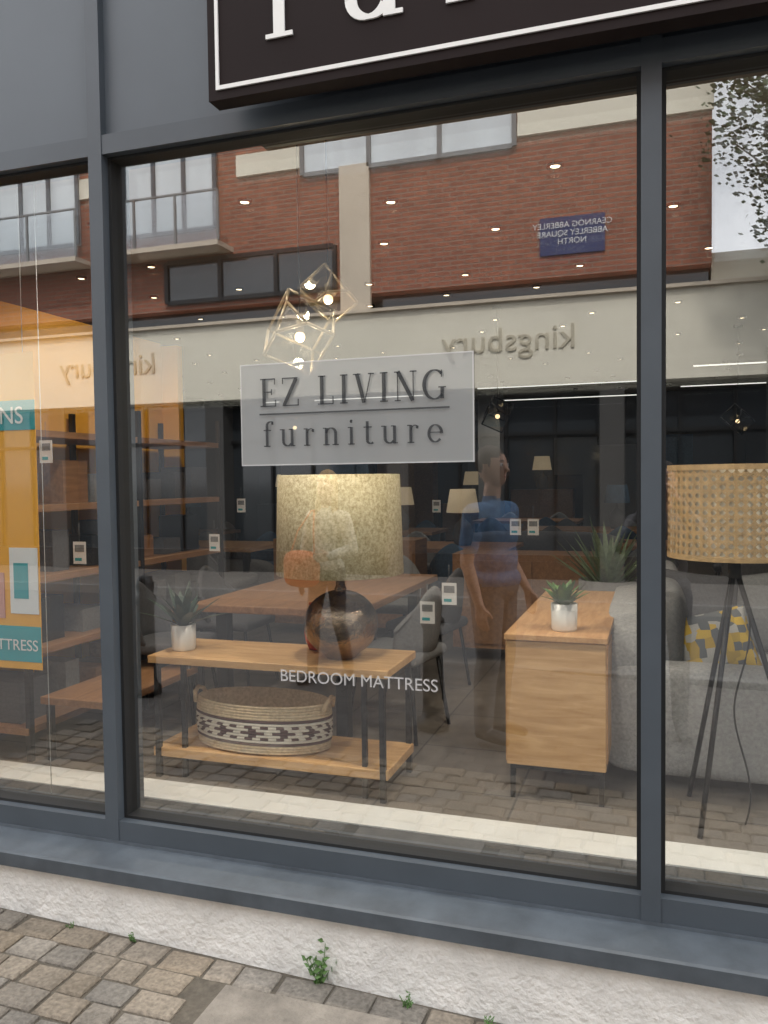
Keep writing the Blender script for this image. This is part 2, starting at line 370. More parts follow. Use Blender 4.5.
# shop name sign
sg=grp('shop_sign')
box('panel',-1.30,1.42,-0.20,-0.135,2.81,4.0,M['signbrown'],sg)
bm=bmesh.new()
for x in (-1.1,0,1.2): bx(bm,x,x+.04,-0.134,-0.036,2.9,3.9)
mk('brackets',bm,M['black'],sg)
bm=bmesh.new()
bx(bm,-1.272,1.39,-0.206,-0.2,2.838,2.85); bx(bm,-1.272,-1.262,-0.206,-0.2,2.85,3.96); bx(bm,1.38,1.39,-0.206,-0.2,2.85,3.96); bx(bm,-1.272,1.39,-0.206,-0.2,3.96,3.972)
mk('border',bm,M['white'],sg)
glyph_text('lettering_lower','furniture',-1.12,1.22,2.958,0.31,-0.201,M['white'],sg,0.006)
glyph_text('lettering_upper','EZ LIVING',-1.13,1.24,3.42,0.38,-0.201,M['white'],sg,0.006)
# window vinyl
vd=grp('window_vinyl_logo')
bm=bmesh.new(); 
def quad(bm,x0,x1,z0,z1,y,mi=0):
    f=bm.faces.new([bm.verts.new(p) for p in ((x0,y,z0),(x1,y,z0),(x1,y,z1),(x0,y,z1))]); f.material_index=mi
quad(bm,-1.315,-0.525,1.70,2.035,-0.004); mk('frosted_panel',bm,M['frost'],vd)
bm=bmesh.new()
for a in ((-1.315,-0.525,1.70,1.704),(-1.315,-0.525,2.031,2.035),(-1.315,-1.311,1.704,2.031),(-0.529,-0.525,1.704,2.031)): quad(bm,*a,-0.007)
mk('border',bm,M['vin_line'],vd)
glyph_text('letters_upper','EZ LIVING',-1.245,-0.61,1.893,0.092,-0.010,M['cut_dark'],vd)
glyph_text('letters_lower','furniture',-1.235,-0.62,1.762,0.084,-0.010,M['cut_dark'],vd)
bm=bmesh.new(); quad(bm,-1.245,-0.60,1.866,1.871,-0.010); mk('rule',bm,M['cut_dark'],vd)
text('window_lettering','BEDROOM MATTRESS',0.056,(-1.19,-0.006,0.985),(math.radians(90),0,0),M['vin_white'],None,0.0,sp=0.99,bold=0.0)
# ------------------------------------------------------------------ OUTSIDE GROUND
def gz(x): return 0.09-0.032*(max(-4.0,min(0.6,x))+0.6)
bm=bmesh.new()
bmesh.ops.create_grid(bm,x_segments=1,y_segments=1,size=300,matrix=Matrix.Translation((0,0,-0.12)))
mk('ground',bm,M['ground'])
bm=bmesh.new()
xsl=[-20,-4.0,-3.0,-2,-1,0,0.6,20]
ys=[-4.2,-0.1]
gv=[[bm.verts.new((x,y,gz(x)-0.022)) for y in ys] for x in xsl]
for i in range(len(xsl)-1): bm.faces.new((gv[i][0],gv[i+1][0],gv[i+1][1],gv[i][1]))
mk('pavement',bm,M['paver'])
m=bpy.data.materials.new('tumbled_block'); nt,N,Lk=nodes(m); b=N['Principled BSDF']; b.inputs['Roughness'].default_value=0.92
at=N.new('ShaderNodeAttribute'); at.attribute_name='tone'
tc=N.new('ShaderNodeTexCoord'); nz=N.new('ShaderNodeTexNoise'); nz.inputs['Scale'].default_value=70; nz.inputs['Detail'].default_value=6
Lk.new(tc.outputs['Object'],nz.inputs['Vector'])
nz2=N.new('ShaderNodeTexNoise'); nz2.inputs['Scale'].default_value=3.5; nz2.inputs['Detail'].default_value=5
Lk.new(tc.outputs['Object'],nz2.inputs['Vector'])
mx=N.new('ShaderNodeMix'); mx.data_type='RGBA'; mx.blend_type='OVERLAY'; mx.inputs[0].default_value=0.7
mx2=N.new('ShaderNodeMix'); mx2.data_type='RGBA'; mx2.blend_type='OVERLAY'; mx2.inputs[0].default_value=0.6
Lk.new(at.outputs['Color'],mx.inputs[6]); Lk.new(nz.outputs['Fac'],mx.inputs[7])
Lk.new(mx.outputs[2],mx2.inputs[6]); Lk.new(nz2.outputs['Fac'],mx2.inputs[7]); Lk.new(mx2.outputs[2],b.inputs['Base Color'])
bp=N.new('ShaderNodeBump'); bp.inputs['Strength'].default_value=0.8; bp.inputs['Distance'].default_value=0.010
Lk.new(nz.outputs['Fac'],bp.inputs['Height']); Lk.new(bp.outputs[0],b.inputs['Normal'])
M['block']=m
bm=bmesh.new()
lay=bm.loops.layers.float_color.new('tone')
y=-0.178; r=0
while y>-1.7:
    h=0.105
    x=-3.4+random.uniform(0,0.1)
    while x<1.0:
        w=random.choice((0.105,0.14,0.165))
        cx,cy=x+w/2,y-h/2
        if not(-1.36<cx<-0.66 and -0.95<cy<-0.26):
            g=0.004; z0=gz(cx)-0.03; zt=gz(cx)+random.uniform(-0.003,0.003)
            c=[(x+g,y-h+g),(x+w-g,y-h+g),(x+w-g,y-g),(x+g,y-g)]
            c=[(a+random.uniform(-.004,.004),b_+random.uniform(-.004,.004)) for a,b_ in c]
            lo=[bm.verts.new((a,b_,z0)) for a,b_ in c]
            mi=[bm.verts.new((a,b_,zt-0.006)) for a,b_ in c]
            tp=[bm.verts.new((a+(cx-a)*.12,b_+(cy-b_)*.12,zt+random.uniform(-.001,.001))) for a,b_ in c]
            tn=random.uniform(0.82,1.10); wm=random.uniform(-0.01,0.02)
            col=((0.215+wm)*tn,0.188*tn,(0.155-wm)*tn,1)
            fs=[]
            for A,B in ((lo,mi),(mi,tp)):
                for k in range(4): fs.append(bm.faces.new((A[k],A[(k+1)%4],B[(k+1)%4],B[k])))
            fs.append(bm.faces.new(tp))
            for f in fs:
                for l in f.loops: l[lay]=col
        x+=w
    y-=h; r+=1
mk('paving_blocks',bm,M['block'])
box('concrete_cover_slab',-1.33,-0.69,-0.93,-0.275,0.02,0.102,M['concrete'],None,0.006)
M['joint']=mat('sandy_joint',(0.11,0.095,0.075),0.95,0,0.3,30,0.6,80)
bm=bmesh.new()
gv=[[bm.verts.new((x,yv,gz(x)-0.009)) for yv in (-1.75,-0.165)] for x in [-3.6,-3,-2,-1,0,0.6,1.1]]
for i in range(6): bm.faces.new((gv[i][0],gv[i+1][0],gv[i+1][1],gv[i][1]))
mk('joint_bed',bm,M['joint'])
box('kerb',-20,20,-4.33,-4.2,-0.1,0.088,M['kerb'],None,0.01)
box('road',-40,40,-8.0,-4.33,-0.11,-0.04,M['asphalt'])
box('kerb',-30,30,-8.13,-8.0,-0.1,0.088,M['kerb'],None,0.01)
box('opposite_pavement',-30,30,-10.2,-8.13,-0.1,0.085,M['paver'])
def weed(x,y,s,n):
    bm=bmesh.new(); z=gz(x)
    for i in range(n):
        a=random.uniform(0,6.28); L=s*random.uniform(.5,1); tl=random.uniform(.1,.7)
        d=V((math.cos(a)*tl,math.sin(a)*tl-.1,1)).normalized()
        p=V((x+random.uniform(-.01,.01),y,z-.01)); side=d.cross(V((0,0,1))).normalized() if abs(d.z)<.99 else V((1,0,0))
        tube(bm,[p,p+d*L],[0.0022,0.0010],4)
        for k in range(7):
            c=p+d*L*(0.22+0.125*k); sd=(side*(1 if k%2 else -1)+V((0,-.5,.15))).normalized(); w=s*(.07+.06*random.random()); ll=s*.20*random.uniform(.6,1.2)
            q=[c,c+sd*ll*.5+V((0,0,w*.5)),c+sd*ll+V((0,0,random.uniform(-.004,.01))),c+sd*ll*.5-V((0,0.004,w*.5))]
            bm.faces.new([bm.verts.new(v) for v in q])
    mk('weed',bm,M['leaf'])
weed(-0.98,-0.185,0.14,8); weed(-1.66,-0.185,0.04,6); weed(-0.70,-0.20,0.05,6); weed(-0.45,-0.21,0.05,6); weed(-1.9,-0.2,0.03,4)
# ------------------------------------------------------------------ OPPOSITE BUILDING (seen in reflection)
ob=grp('brick_shop_building')
YB=-10.05
box('brick_block',-14,0.73,YB-8,YB,4.63,9.0,M['brick'],ob)
box('recess_band',-14,0.70,YB-8,YB-0.25,4.30,4.63,M['winglass'],ob)
box('fascia',-14,9,YB-0.3,YB+0.12,3.03,4.30,M['cream'],ob)
box('fascia_cap',-14,9,YB-0.3,YB+0.2,4.30,4.35,M['creamd'],ob)
box('parapet_low',0.74,9,YB-7,YB-0.3,4.36,4.85,M['cream'],ob)
box('core_low',-14,9,YB-8,YB-0.6,0,4.29,M['wall'],ob)
for i,(x0,x1) in enumerate(((-14,-9.3),(-6.7,-5.52),(-1.98,0.76))):
    box('string_band_%d'%i,x0,x1-0.01,YB,YB+0.06,6.75,7.1,M['cream'],ob)
box('render_column',-4.85,-4.34,YB,YB+0.07,4.36,6.68,M['creamd'],ob)
def win(x0,x1,z0,z1,n,glass,fr=M['white'],d=0.03,name='window'):
    bm=bmesh.new()
    bx(bm,x0,x1,YB,YB+d,z0,z1,0)
    w=(x1-x0)/n
    for i in range(n+1):
        xx=x0+w*i; bx(bm,xx-0.035,xx+0.035,YB+d,YB+d+0.04,z0,z1,1)
    bx(bm,x0+0.035,x1-0.035,YB+d,YB+d+0.038,z0-0.03,z0+0.04,1); bx(bm,x0+0.035,x1-0.035,YB+d,YB+d+0.038,z1-0.04,z1+0.03,1)
    mk(name,bm,[glass,fr],ob)
win(-5.5,-2.03,6.62,7.40,3,M['winlight'],M['mgrey'])
win(-8.9,-7.1,5.95,7.45,3,M['winlight'],M['frame'],0.065)
win(-12.4,-9.9,5.95,7.45,4,M['winlight'],M['frame'],0.065)
win(-8.1,-4.95,4.75,5.45,3,M['winglass'],M['black'])
win(-3.6,-1.6,7.9,8.8,3,M['winglass'])
M['balg']=glassmat('balcony_glass',0.25,(0.75,0.80,0.82))
bm=bmesh.new(); bg_=bmesh.new()
for x0,x1 in ((-9.2,-6.8),(-12.7,-9.6)):
    bx(bm,x0,x1,YB+0.01,YB+0.55,5.52,5.60,0)
    for k in range(4):
        xx=x0+(x1-x0)*k/3; bx(bm,xx-0.02,xx+0.02,YB+0.51,YB+0.54,5.60,6.4,1)
    bx(bm,x0,x1,YB+0.505,YB+0.545,6.4,6.43,1)
    bg_.faces.new([bg_.verts.new(p) for p in ((x0,YB+.525,5.6),(x1,YB+.525,5.6),(x1,YB+.525,6.4),(x0,YB+.525,6.4))])
mk('balconies',bm,[M['creamd'],M['mgrey']],ob); mk('balcony_glazing',bg_,M['balg'],ob)
bm=bmesh.new()
x=-14
while x<9:
    bx(bm,x,x+0.35,YB-0.35,YB+0.04,0.08,3.03,0)
    bx(bm,x+0.35,x+3.3,YB-0.4,YB-0.3,0.08,3.03,1)
    bx(bm,x+0.35,x+3.3,YB-0.3,YB-0.1,0.08,0.45,2)
    for k in range(1,4): bx(bm,x+0.35+k*0.75,x+0.39+k*0.75,YB-0.3,YB-0.24,0.45,3.03,2)
    bx(bm,x+0.35,x+3.3,YB-0.298,YB-0.235,2.3,2.36,2)
    x+=3.3
mk('shopfronts',bm,[M['wall'],M['winglass'],M['black']],ob)
RT=(math.radians(90),0,math.radians(180))
text('fascia_lettering','kingsbury',0.52,(-1.12,YB+0.13,3.56),RT,M['gold'],ob,0.015,sp=1.02)
text('fascia_lettering_b','kingsbury',0.52,(-8.3,YB+0.13,3.56),RT,M['gold'],ob,0.015,sp=1.02)
ss=grp('street_name_sign')
box('plate',-1.66,-0.72,YB,YB+0.03,4.95,5.50,M['navyplate'],ss)
text('lettering','CEARNÓG ABBERLEY\nABBERLEY SQUARE\nNORTH',0.12,(-1.19,YB+0.036,5.34),RT,M['card'],ss,0.001,'CENTER')
nb=grp('brick_terrace_building')
box('walls',9.5,24,-18,-10.2,0,8,M['brick'],nb)
box('parapet',9.4,24.1,-18.1,-10.1,8,8.3,M['creamd'],nb)
bm=bmesh.new()
for i in range(5):
    for k in range(2): bx(bm,10.5+i*2.7,11.8+i*2.7,-10.2,-10.17,1.2+k*3.2,3+k*3.2)
mk('windows',bm,M['winglass'],nb)
# tree
tr=grp('street_tree')
TX,TY=2.45,-8.9
bm=bmesh.new()
tube(bm,[(TX,TY,0),(TX+.05,TY,1.5),(TX-.05,TY,3.0),(TX,TY,4.6),(TX+.1,TY,6.2)],[0.16,0.13,0.11,0.08,0.03],10)
clumps=[]
for i in range(100):
    a=random.uniform(0,6.28); rr=random.uniform(0.4,2.4); zz=random.uniform(4.5,8.6); rr*=max(0.4,1-abs(zz-6.2)/4.0)
    c=V((TX+rr*math.cos(a),TY+rr*0.6*math.sin(a),zz)); clumps.append(c)
    s=V((TX,TY,max(2.6,zz-1.4)))
    mid=(s+c)/2+V((0,0,-.15)); tube(bm,[s,mid,c],[0.035,0.022,0.008],5)
mk('trunk',bm,M['bark'],tr)
bm=bmesh.new()
for c in clumps:
    R=random.uniform(0.28,0.55)
    for i in range(int(460*R)):
        d=V((random.gauss(0,1),random.gauss(0,1),random.gauss(0,.8)))*R*0.55
        p=c+d; n=V((random.gauss(0,1),random.gauss(0,1),random.gauss(0,1))).normalized()
        u=n.cross(V((0.3,0.2,1))).normalized(); w=n.cross(u); s=random.uniform(.03,.06)
        bm.faces.new([bm.verts.new(q) for q in (p-u*s,p-w*s*.55,p+u*s,p+w*s*.55)])
mk('crown',bm,M['tree'],tr)
for x in (-1.32,-3.4,-5.5,2.2,4.3):
    g=grp('street_bollard',(x,-2.42 if x<-1 else -3.9,gz(x)-.01))
    lathe('post',[(0.0,0),(0.10,0),(0.10,0.05),(0.075,0.07),(0.065,0.12),(0.06,0.62),(0.075,0.64),(0.075,0.68),(0.055,0.70),(0.065,0.76),(0.05,0.82),(0.0,0.84)],M['black'],g,24)
# ------------------------------------------------------------------ INTERIOR
FZ=0.2
ct=grp('console_table')
box('top',-2.37,-1.13,0.95,1.40,0.765,0.802,M['oak'],ct,0.004)
box('shelf',-2.36,-1.14,0.97,1.38,0.300,0.345,M['oak'],ct,0.004)
bm=bmesh.new()
for x in (-2.34,-1.175):
    for y in (0.958,1.362): bx(bm,x,x+0.025,y,y+0.025,FZ,0.765)
    bx(bm,x+0.002,x+0.023,0.983,1.362,0.735,0.765)
for x in (-2.21,-1.27):
    bx(bm,x,x+0.022,0.99,1.012,FZ,0.299); bx(bm,x,x+0.022,0.99,1.012,0.346,0.764)
bx(bm,-2.315,-1.175,1.364,1.385,0.74,0.764)
mk('frame',bm,M['black'],ct)
bk=grp('woven_basket',(-1.85,1.16,0.347))
prof=[];rows=17
for i in range(rows):
    z=0.012+i*0.0135; r=1.0+0.035*math.sin(i/rows*3.1)
    prof+= [(r*0.985,z-0.0065),(r+0.018,z-0.002),(r+0.018,z+0.003),(r*0.985,z+0.0068)]
n=110
def bmi(i,k):
    rw=i//4
    if rw in (3,11): return 1
    if rw in (5,9): return 1 if (k//2)%2 else 2
    if rw in (4,10): return 2
    if 6<=rw<=8:
        d=abs((k%8)-3.5)
        if rw==7: return 1 if d<3.0 else 2
        return 1 if d<1.2 else 2
    return 0
lathe('woven_body',prof,[M['seagrass'],M['seadark'],M['seawhite']],bk,n,sx=0.345,sy=0.175,fmi=bmi)
lathe('base',[(0,0.004),(0.98,0.006)],M['seagrass'],bk,48,sx=0.345,sy=0.175)
lathe('lining',[(0.93,0.01),(0.95,0.22),(1.0,0.236)],M['seagrass'],bk,48,sx=0.345,sy=0.175)
hp=[]
for s in (-1,1):
    hp.append([(s*0.345,-.06,.2),(s*0.36,-.04,.245),(s*0.365,0,.26),(s*0.36,.04,.245),(s*0.345,.06,.2)])
tubes('handles',hp,0.011,M['seagrass'],bk)
g=grp('red_reflection_standin',(-1.62,1.30,0.802))  # added vase shape, stands in for the bag's reflection in the glass
lathe('body',[(0,0),(.035,.002),(.055,.05),(.062,.11),(.045,.17),(.028,.20),(.034,.235),(.028,.233),(.022,.20)],M['redreflect'],g,36)
tl=grp('table_lamp',(-1.43,1.16,0.802))
prof=[(0,0.0),(0.07,0.002),(0.075,0.008)]
for i in range(1,22):
    a=-math.pi/2+math.pi*i/22
    if 0.168*math.cos(a)>0.072 or a>0: prof.append((0.178*math.cos(a),0.165+0.160*math.sin(a)))
prof+=[(0.03,0.33),(0.022,0.345),(0.018,0.40)]
lathe('hammered_base',prof,M['bronze'],tl,56)
lathe('shade',[(0.296,0.405),(0.300,0.405),(0.303,0.407),(0.290,0.871),(0.286,0.873),(0.284,0.871),(0.296,0.407)],M['shade'],tl,72)
lathe('shade_diffuser',[(0.0,0.845),(0.284,0.845)],M['canein'],tl,48)
tubes('spider',[[(-0.28,0,0.83),(0.28,0,0.83)],[(0,-.28,0.83),(0,.28,0.83)],[(0,0,.4),(0,0,.85)]],0.004,M['black'],tl)
def blade(bm,base,az,L,w,lean,droop,n=6,fold=0.25):
    d=V((math.cos(az),math.sin(az),0)); s=V((-d.y,d.x,0)); prev=None
    for i in range(n+1):
        t=i/n; p=V(base)+d*(L*(math.sin(lean)*t+droop*t*t*0.6))+V((0,0,L*(math.cos(lean)*t-droop*t*t*.55)))
        ww=w*max(0.03,(math.sin(math.pi*min(1,0.18+t*0.82))**0.8)) 
        r=[bm.verts.new(p-s*ww+V((0,0,ww*fold))),bm.verts.new(p),bm.verts.new(p+s*ww+V((0,0,ww*fold)))]
        if prev:
            for k in (0,1):
                f=bm.faces.new((prev[k],prev[k+1],r[k+1],r[k])); f.smooth=True
        prev=r
def pot(g,r,h,m,z=0):
    lathe('pot',[(0,z),(r*.85,z),(r*.95,z+.01),(r,z+h),(r*.9,z+h),(r*.88,z+h*.85),(0,z+h*.85)],m,g,36)
def potplant(name,loc,r,h,L,n,m,pm,w=0.02,lean=(0.1,1.1),droop=(0,.3)):
    g=grp(name,loc); pot(g,r,h,pm); bm=bmesh.new()
    for i in range(n):
        t=i/n
        blade(bm,(0,0,h*.85),i*2.4+random.uniform(-.2,.2),L*random.uniform(.75,1.05),w*random.uniform(.8,1.1),lean[0]+(lean[1]-lean[0])*t,random.uniform(*droop))
    mk('leaves',bm,m,g); return g
potplant('potted_succulent',(-2.27,1.12,0.802),0.062,0.13,0.25,22,M['leafd'],M['potw'],0.024)
potplant('potted_succulent',(-0.40,1.32,0.952),0.060,0.125,0.155,24,M['leaf'],M['potw'],0.022)
potplant('potted_yucca',(-0.30,3.05,FZ),0.19,0.78,0.54,44,M['leafs'],M['potg'],0.020,(0.05,1.0),(0,.25))
sb=grp('oak_sideboard')
box('carcass',-0.642,-0.208,1.178,2.66,0.36,0.922,M['oak'],sb,0.003)
box('top',-0.65,-0.20,1.168,2.68,0.925,0.952,M['oaky'],sb,0.003)
bm=bmesh.new()
for i in range(4):
    bx(bm,-0.2077,-0.202,1.21+i*0.36,1.55+i*0.36,0.39,0.90); bx(bm,-0.648,-0.6425,1.19+i*0.37,1.55+i*0.37,0.372,0.915)
mk('doors',bm,M['oaky'],sb)
bm=bmesh.new()
for x in (-0.63,-0.24):
    for y in (1.2,2.6): bx(bm,x,x+0.022,y,y+0.022,FZ,0.36)
bx(bm,-0.608,-0.24,1.202,1.22,0.335,0.36)
mk('legs',bm,M['black'],sb)
dt=grp('dining_table')
box('top',-2.55,-1.52,1.62,3.32,0.905,0.95,M['oakd'],dt,0.006)
bm=bmesh.new()
for x in (-2.45,-1.70):
    for y in (1.75,3.15): bx(bm,x,x+0.07,y,y+0.07,FZ,0.904)
mk('legs',bm,M['black'],dt)
def chair(loc,rz,m=M['mgrey'],name='dining_chair'):
    g=grp(name,loc,rz)
    box('seat',-0.22,0.22,-0.22,0.22,0.42,0.49,m,g,0.03,4)
    bm=bmesh.new(); prev=None
    for i in range(13):
        a=math.radians(200+140*i/12)
        r=[]
        for z,k in ((0.46,0.23),(0.62,0.25),(0.80,0.26),(0.86-0.10*abs(i-6)/6,0.255)):
            r.append(bm.verts.new((k*math.cos(a),k*math.sin(a),z-(0.0 if z<.6 else 0.16*(abs(i-6)/6)**2))))
        if prev:
            for j in range(3):
                f=bm.faces.new((prev[j],r[j],r[j+1],prev[j+1])); f.smooth=True
        prev=r
    o=mk('back',bm,m,g); md=o.modifiers.new('s','SOLIDIFY'); md.thickness=0.04; md=o.modifiers.new('b','SUBSURF'); md.levels=1;md.render_levels=1
    tubes('legs',[[(sx*.17,sy*.17,.42),(sx*.22,sy*.22,0)] for sx in(-1,1) for sy in(-1,1)],0.012,M['black'],g,6)
    return g
chair((-1.42,2.02,FZ),math.radians(80),M['mgrey']); chair((-1.5,2.95,FZ),math.radians(80),M['dgrey']); chair((-2.85,1.9,FZ),math.radians(-80),M['dgrey']); chair((-2.85,2.7,FZ),math.radians(-90),M['dgrey'])
chair((-2.0,3.65,FZ),math.radians(180),M['mgrey'])
def softbox(name,x0,x1,y0,y1,z0,z1,m,parent,bev=0.05,puff=0.02,p=8):
    bm=bmesh.new(); bx(bm,x0,x1,y0,y1,z0,z1)
    bmesh.ops.subdivide_edges(bm,edges=bm.edges[:],cuts=5,use_grid_fill=True)
    c=V(((x0+x1)/2,(y0+y1)/2,(z0+z1)/2)); h=V(((x1-x0)/2,(y1-y0)/2,(z1-z0)/2))
    for v in bm.verts:
        q=V(((v.co.x-c.x)/h.x,(v.co.y-c.y)/h.y,(v.co.z-c.z)/h.z))
        L=(abs(q.x)**p+abs(q.y)**p+abs(q.z)**p)**(1/p); s2=1/max(L,1e-3) if L>1 else 1
        v.co=V((c.x+q.x*s2*(h.x+puff*(1-q.y**2)*(1-q.z**2)),c.y+q.y*s2*(h.y+puff*(1-q.x**2)*(1-q.z**2)),c.z+q.z*s2*(h.z+puff*(1-q.y**2)*(1-q.x**2))))
    o=mk(name,bm,m,parent,True); md=o.modifiers.new('s','SUBSURF'); md.levels=1; md.render_levels=1
    return o
sf_=grp('fabric_sofa',(-0.07,0,0))
softbox('base',-0.10,0.80,1.56,3.5,0.27,0.50,M['sofa'],sf_,puff=0.01,p=14)
softbox('backrest',-0.19,0.03,1.53,3.6,0.27,0.96,M['sofa'],sf_,puff=0.005,p=18)
softbox('arm_front',-0.17,0.90,1.48,1.70,0.26,0.765,M['sofa'],sf_,puff=0.005,p=20)
softbox('arm_rear',-0.16,0.90,3.42,3.64,0.26,0.775,M['sofa'],sf_,puff=0.008,p=16)
softbox('seat_cushion_1',0.03,0.90,1.71,2.56,0.49,0.66,M['sofa'],sf_)
softbox('seat_cushion_2',0.03,0.90,2.57,3.42,0.49,0.66,M['sofa'],sf_)
softbox('back_cushion_1',0.00,0.20,1.72,2.56,0.64,1.08,M['mgrey'],sf_,puff=0.03)
softbox('back_cushion_2',0.00,0.20,2.58,3.40,0.64,1.08,M['sofa'],sf_,puff=0.03)
tubes('feet',[[(x,y,.27),(x,y,FZ)] for x in(0,.75) for y in (1.6,3.5)],0.02,M['black'],sf_)
def pillow(name,loc,rot,w,h,m,th=0.07):
    bm=bmesh.new(); n=12; vt={}
    for s in (1,-1):
        for i in range(n+1):
            for j in range(n+1):
                u=-1+2*i/n; v=-1+2*j/n
                edge=(1-u*u)*(1-v*v)
                pinch=1-0.06*((1-v*v) if abs(u)>abs(v) else (1-u*u))
                vt[s,i,j]=bm.verts.new((u*w/2*pinch,s*th*(max(edge,0)**0.45),v*h/2*pinch))
    for s in (1,-1):
        for i in range(n):
            for j in range(n):
                f=[vt[s,i,j],vt[s,i+1,j],vt[s,i+1,j+1],vt[s,i,j+1]]
                fc=bm.faces.new(f if s<0 else f[::-1]); fc.smooth=True
    bmesh.ops.remove_doubles(bm,verts=bm.verts[:],dist=1e-4)
    o=mk(name,bm,m); o.location=loc; o.rotation_euler=rot; return o
pillow('scatter_cushion',(0.27,1.84,0.82),(math.radians(-18),math.radians(-12),math.radians(12)),0.38,0.33,M['cush'])
pillow('scatter_cushion',(0.20,2.22,0.90),(math.radians(-14),math.radians(8),math.radians(25)),0.50,0.48,M['dgrey'])
pillow('scatter_cushion',(0.45,2.45,0.88),(math.radians(-14),math.radians(-5),math.radians(5)),0.45,0.45,M['mgrey'])
tp=grp('tripod_floor_lamp')
cx,cy=0.305,1.20
tubes('legs',[[(cx,cy,1.28),(0.165,0.99,FZ)],[(cx,cy,1.28),(0.62,1.18,FZ)],[(cx,cy,1.28),(0.14,1.44,FZ)]],0.011,M['black'],tp)
lathe('hub',[(0,1.22),(.025,1.225),(.025,1.29),(.01,1.30),(.01,1.5),(0,1.5)],M['black'],tp,20,c=(cx,cy))
R=0.260; z0,z1=1.315,1.69
lathe('liner',[(R-.008,z0+.005),(R-.008,z1-.002)],M['canein'],tp,64,c=(cx,cy))
lathe('diffuser',[(0,z1-.03),(R-.009,z1-.03)],M['canein'],tp,48,c=(cx,cy))
bm=bmesh.new()
def ribbon(pts,w,off):
    prev=None
    for i,(a,z) in enumerate(pts):
        a2,z2=pts[min(i+1,len(pts)-1)]; a1,z1_=pts[max(i-1,0)]
        du,dz=(a2-a1)*R,(z2-z1_); l=math.hypot(du,dz); nu,nz=-dz/l*w,du/l*w
        r=[]
        for s in(-1,1):
            aa=a+s*nu/R; zz=z+s*nz; r.append(bm.verts.new((cx+(R+off)*math.cos(aa),cy+(R+off)*math.sin(aa),zz)))
        if prev: bm.faces.new((prev[0],r[0],r[1],prev[1]))
        prev=r
NV=50; dz=2*math.pi*R/NV; NR=int((z1-z0)/dz)
for k in range(NV):
    a=2*math.pi*k/NV
    ribbon([(a,z0+.01),(a,z1-.01)],0.0045,0.001)
    for sg_ in (1,-1):
        ribbon([(a+.5*2*math.pi/NV+sg_*2*math.pi/NV*j*1.0,min(z0+.01+dz*j,z1-.004)) for j in range(NR+1)],0.0026,0.002)
for j in range(NR+1):
    z=z0+.012+dz*j
    if z<z1: ribbon([(2*math.pi*i/64,z) for i in range(65)],0.0045,0.0015)
for z in (z0+.008,z1-.008): ribbon([(2*math.pi*i/64,z) for i in range(65)],0.011,0.004)
mk('cane_shade',bm,M['cane'],tp)
pts=[(cx+.02,cy,1.25)]
for i in range(30):
    t=i/29; pts.append((cx+.03+0.03*math.sin(t*9),cy-.05*t+.02*math.sin(t*13),1.2-t*0.99))
tubes('flex',[pts],0.004,M['cord'],tp,6)
def pendant(loc,s,rot,ztop,name='geometric_pendant_light',fr=0.0075,lit=0):
    g=grp(name)
    Rm=Matrix.Translation(loc)@rot
    bm=bmesh.new(); bmesh.ops.create_cube(bm,size=s)
    bmesh.ops.bevel(bm,geom=[v for v in bm.verts if v.co.x*v.co.y*v.co.z>0 and v.co.z>0][:1],offset=s*0.45,affect='VERTICES')
    bmesh.ops.transform(bm,matrix=Rm,verts=bm.verts[:])
    paths=[[e.verts[0].co.copy(),e.verts[1].co.copy()] for e in bm.edges]
    mk('glass',bm,M['pglass'],g)
    tubes('frame',paths,fr,M['brass'] if lit else M['black'],g,6)
    L=V(loc)
    tubes('flex',[[(L.x,L.y,ztop),(L.x,L.y,L.z+0.05)]],0.0035,M['cord'],g,6)
    lathe('holder',[(0,L.z+.06),(.016,L.z+.055),(.018,L.z+.0),(0,L.z-.0)],M['brass'],g,16,c=(L.x,L.y))
    bm=bmesh.new(); bmesh.ops.create_uvsphere(bm,u_segments=16,v_segments=10,radius=0.024,matrix=Matrix.Translation((L.x,L.y,L.z-.02)))
    mk('bulb',bm,M['bulb'],g,True)
    lathe('ceiling_rose',[(0,ztop-.03),(.05,ztop-.028),(.05,ztop),(0,ztop)],M['black'],g,24,c=(L.x,L.y))
    if lit:
        l=bpy.data.lights.new('pendant_bulb','POINT'); l.energy=lit; l.color=(1,.8,.55); l.shadow_soft_size=0.03
        o=bpy.data.objects.new('bulb_light',l); o.location=(L.x,L.y,L.z-.065); link(o,g)
RX=lambda d:Matrix.Rotation(math.radians(d),4,'X'); RY=lambda d:Matrix.Rotation(math.radians(d),4,'Y'); RZ=lambda d:Matrix.Rotation(math.radians(d),4,'Z')
pendant((-1.57,1.05,2.335),0.235,RZ(20)@RX(38)@RY(28),3.4,lit=5)
pendant((-1.52,1.28,2.55),0.17,RZ(50)@RX(40)@RY(35),3.4,lit=3.5)
po=grp('hanging_poster')
PY=0.13
bm=bmesh.new(); bx(bm,-3.3,-2.28,PY,PY+0.004,0.92,2.16); mk('sheet',bm,M['orange'],po)
bm=bmesh.new(); bx(bm,-3.3,-2.279,PY-.003,PY-.0005,1.86,1.975); bx(bm,-3.3,-2.279,PY-.003,PY-.0005,0.95,1.09); mk('bands',bm,M['teal'],po)
text('band_text','OPTIONS',0.095,(-2.33,PY-.006,1.885),(math.radians(90),0,0),M['card'],po,0.0005,'RIGHT')
text('band_text_b','BEDROOM MATTRESS',0.062,(-2.29,PY-.006,0.995),(math.radians(90),0,0),M['card'],po,0.0005,'RIGHT')
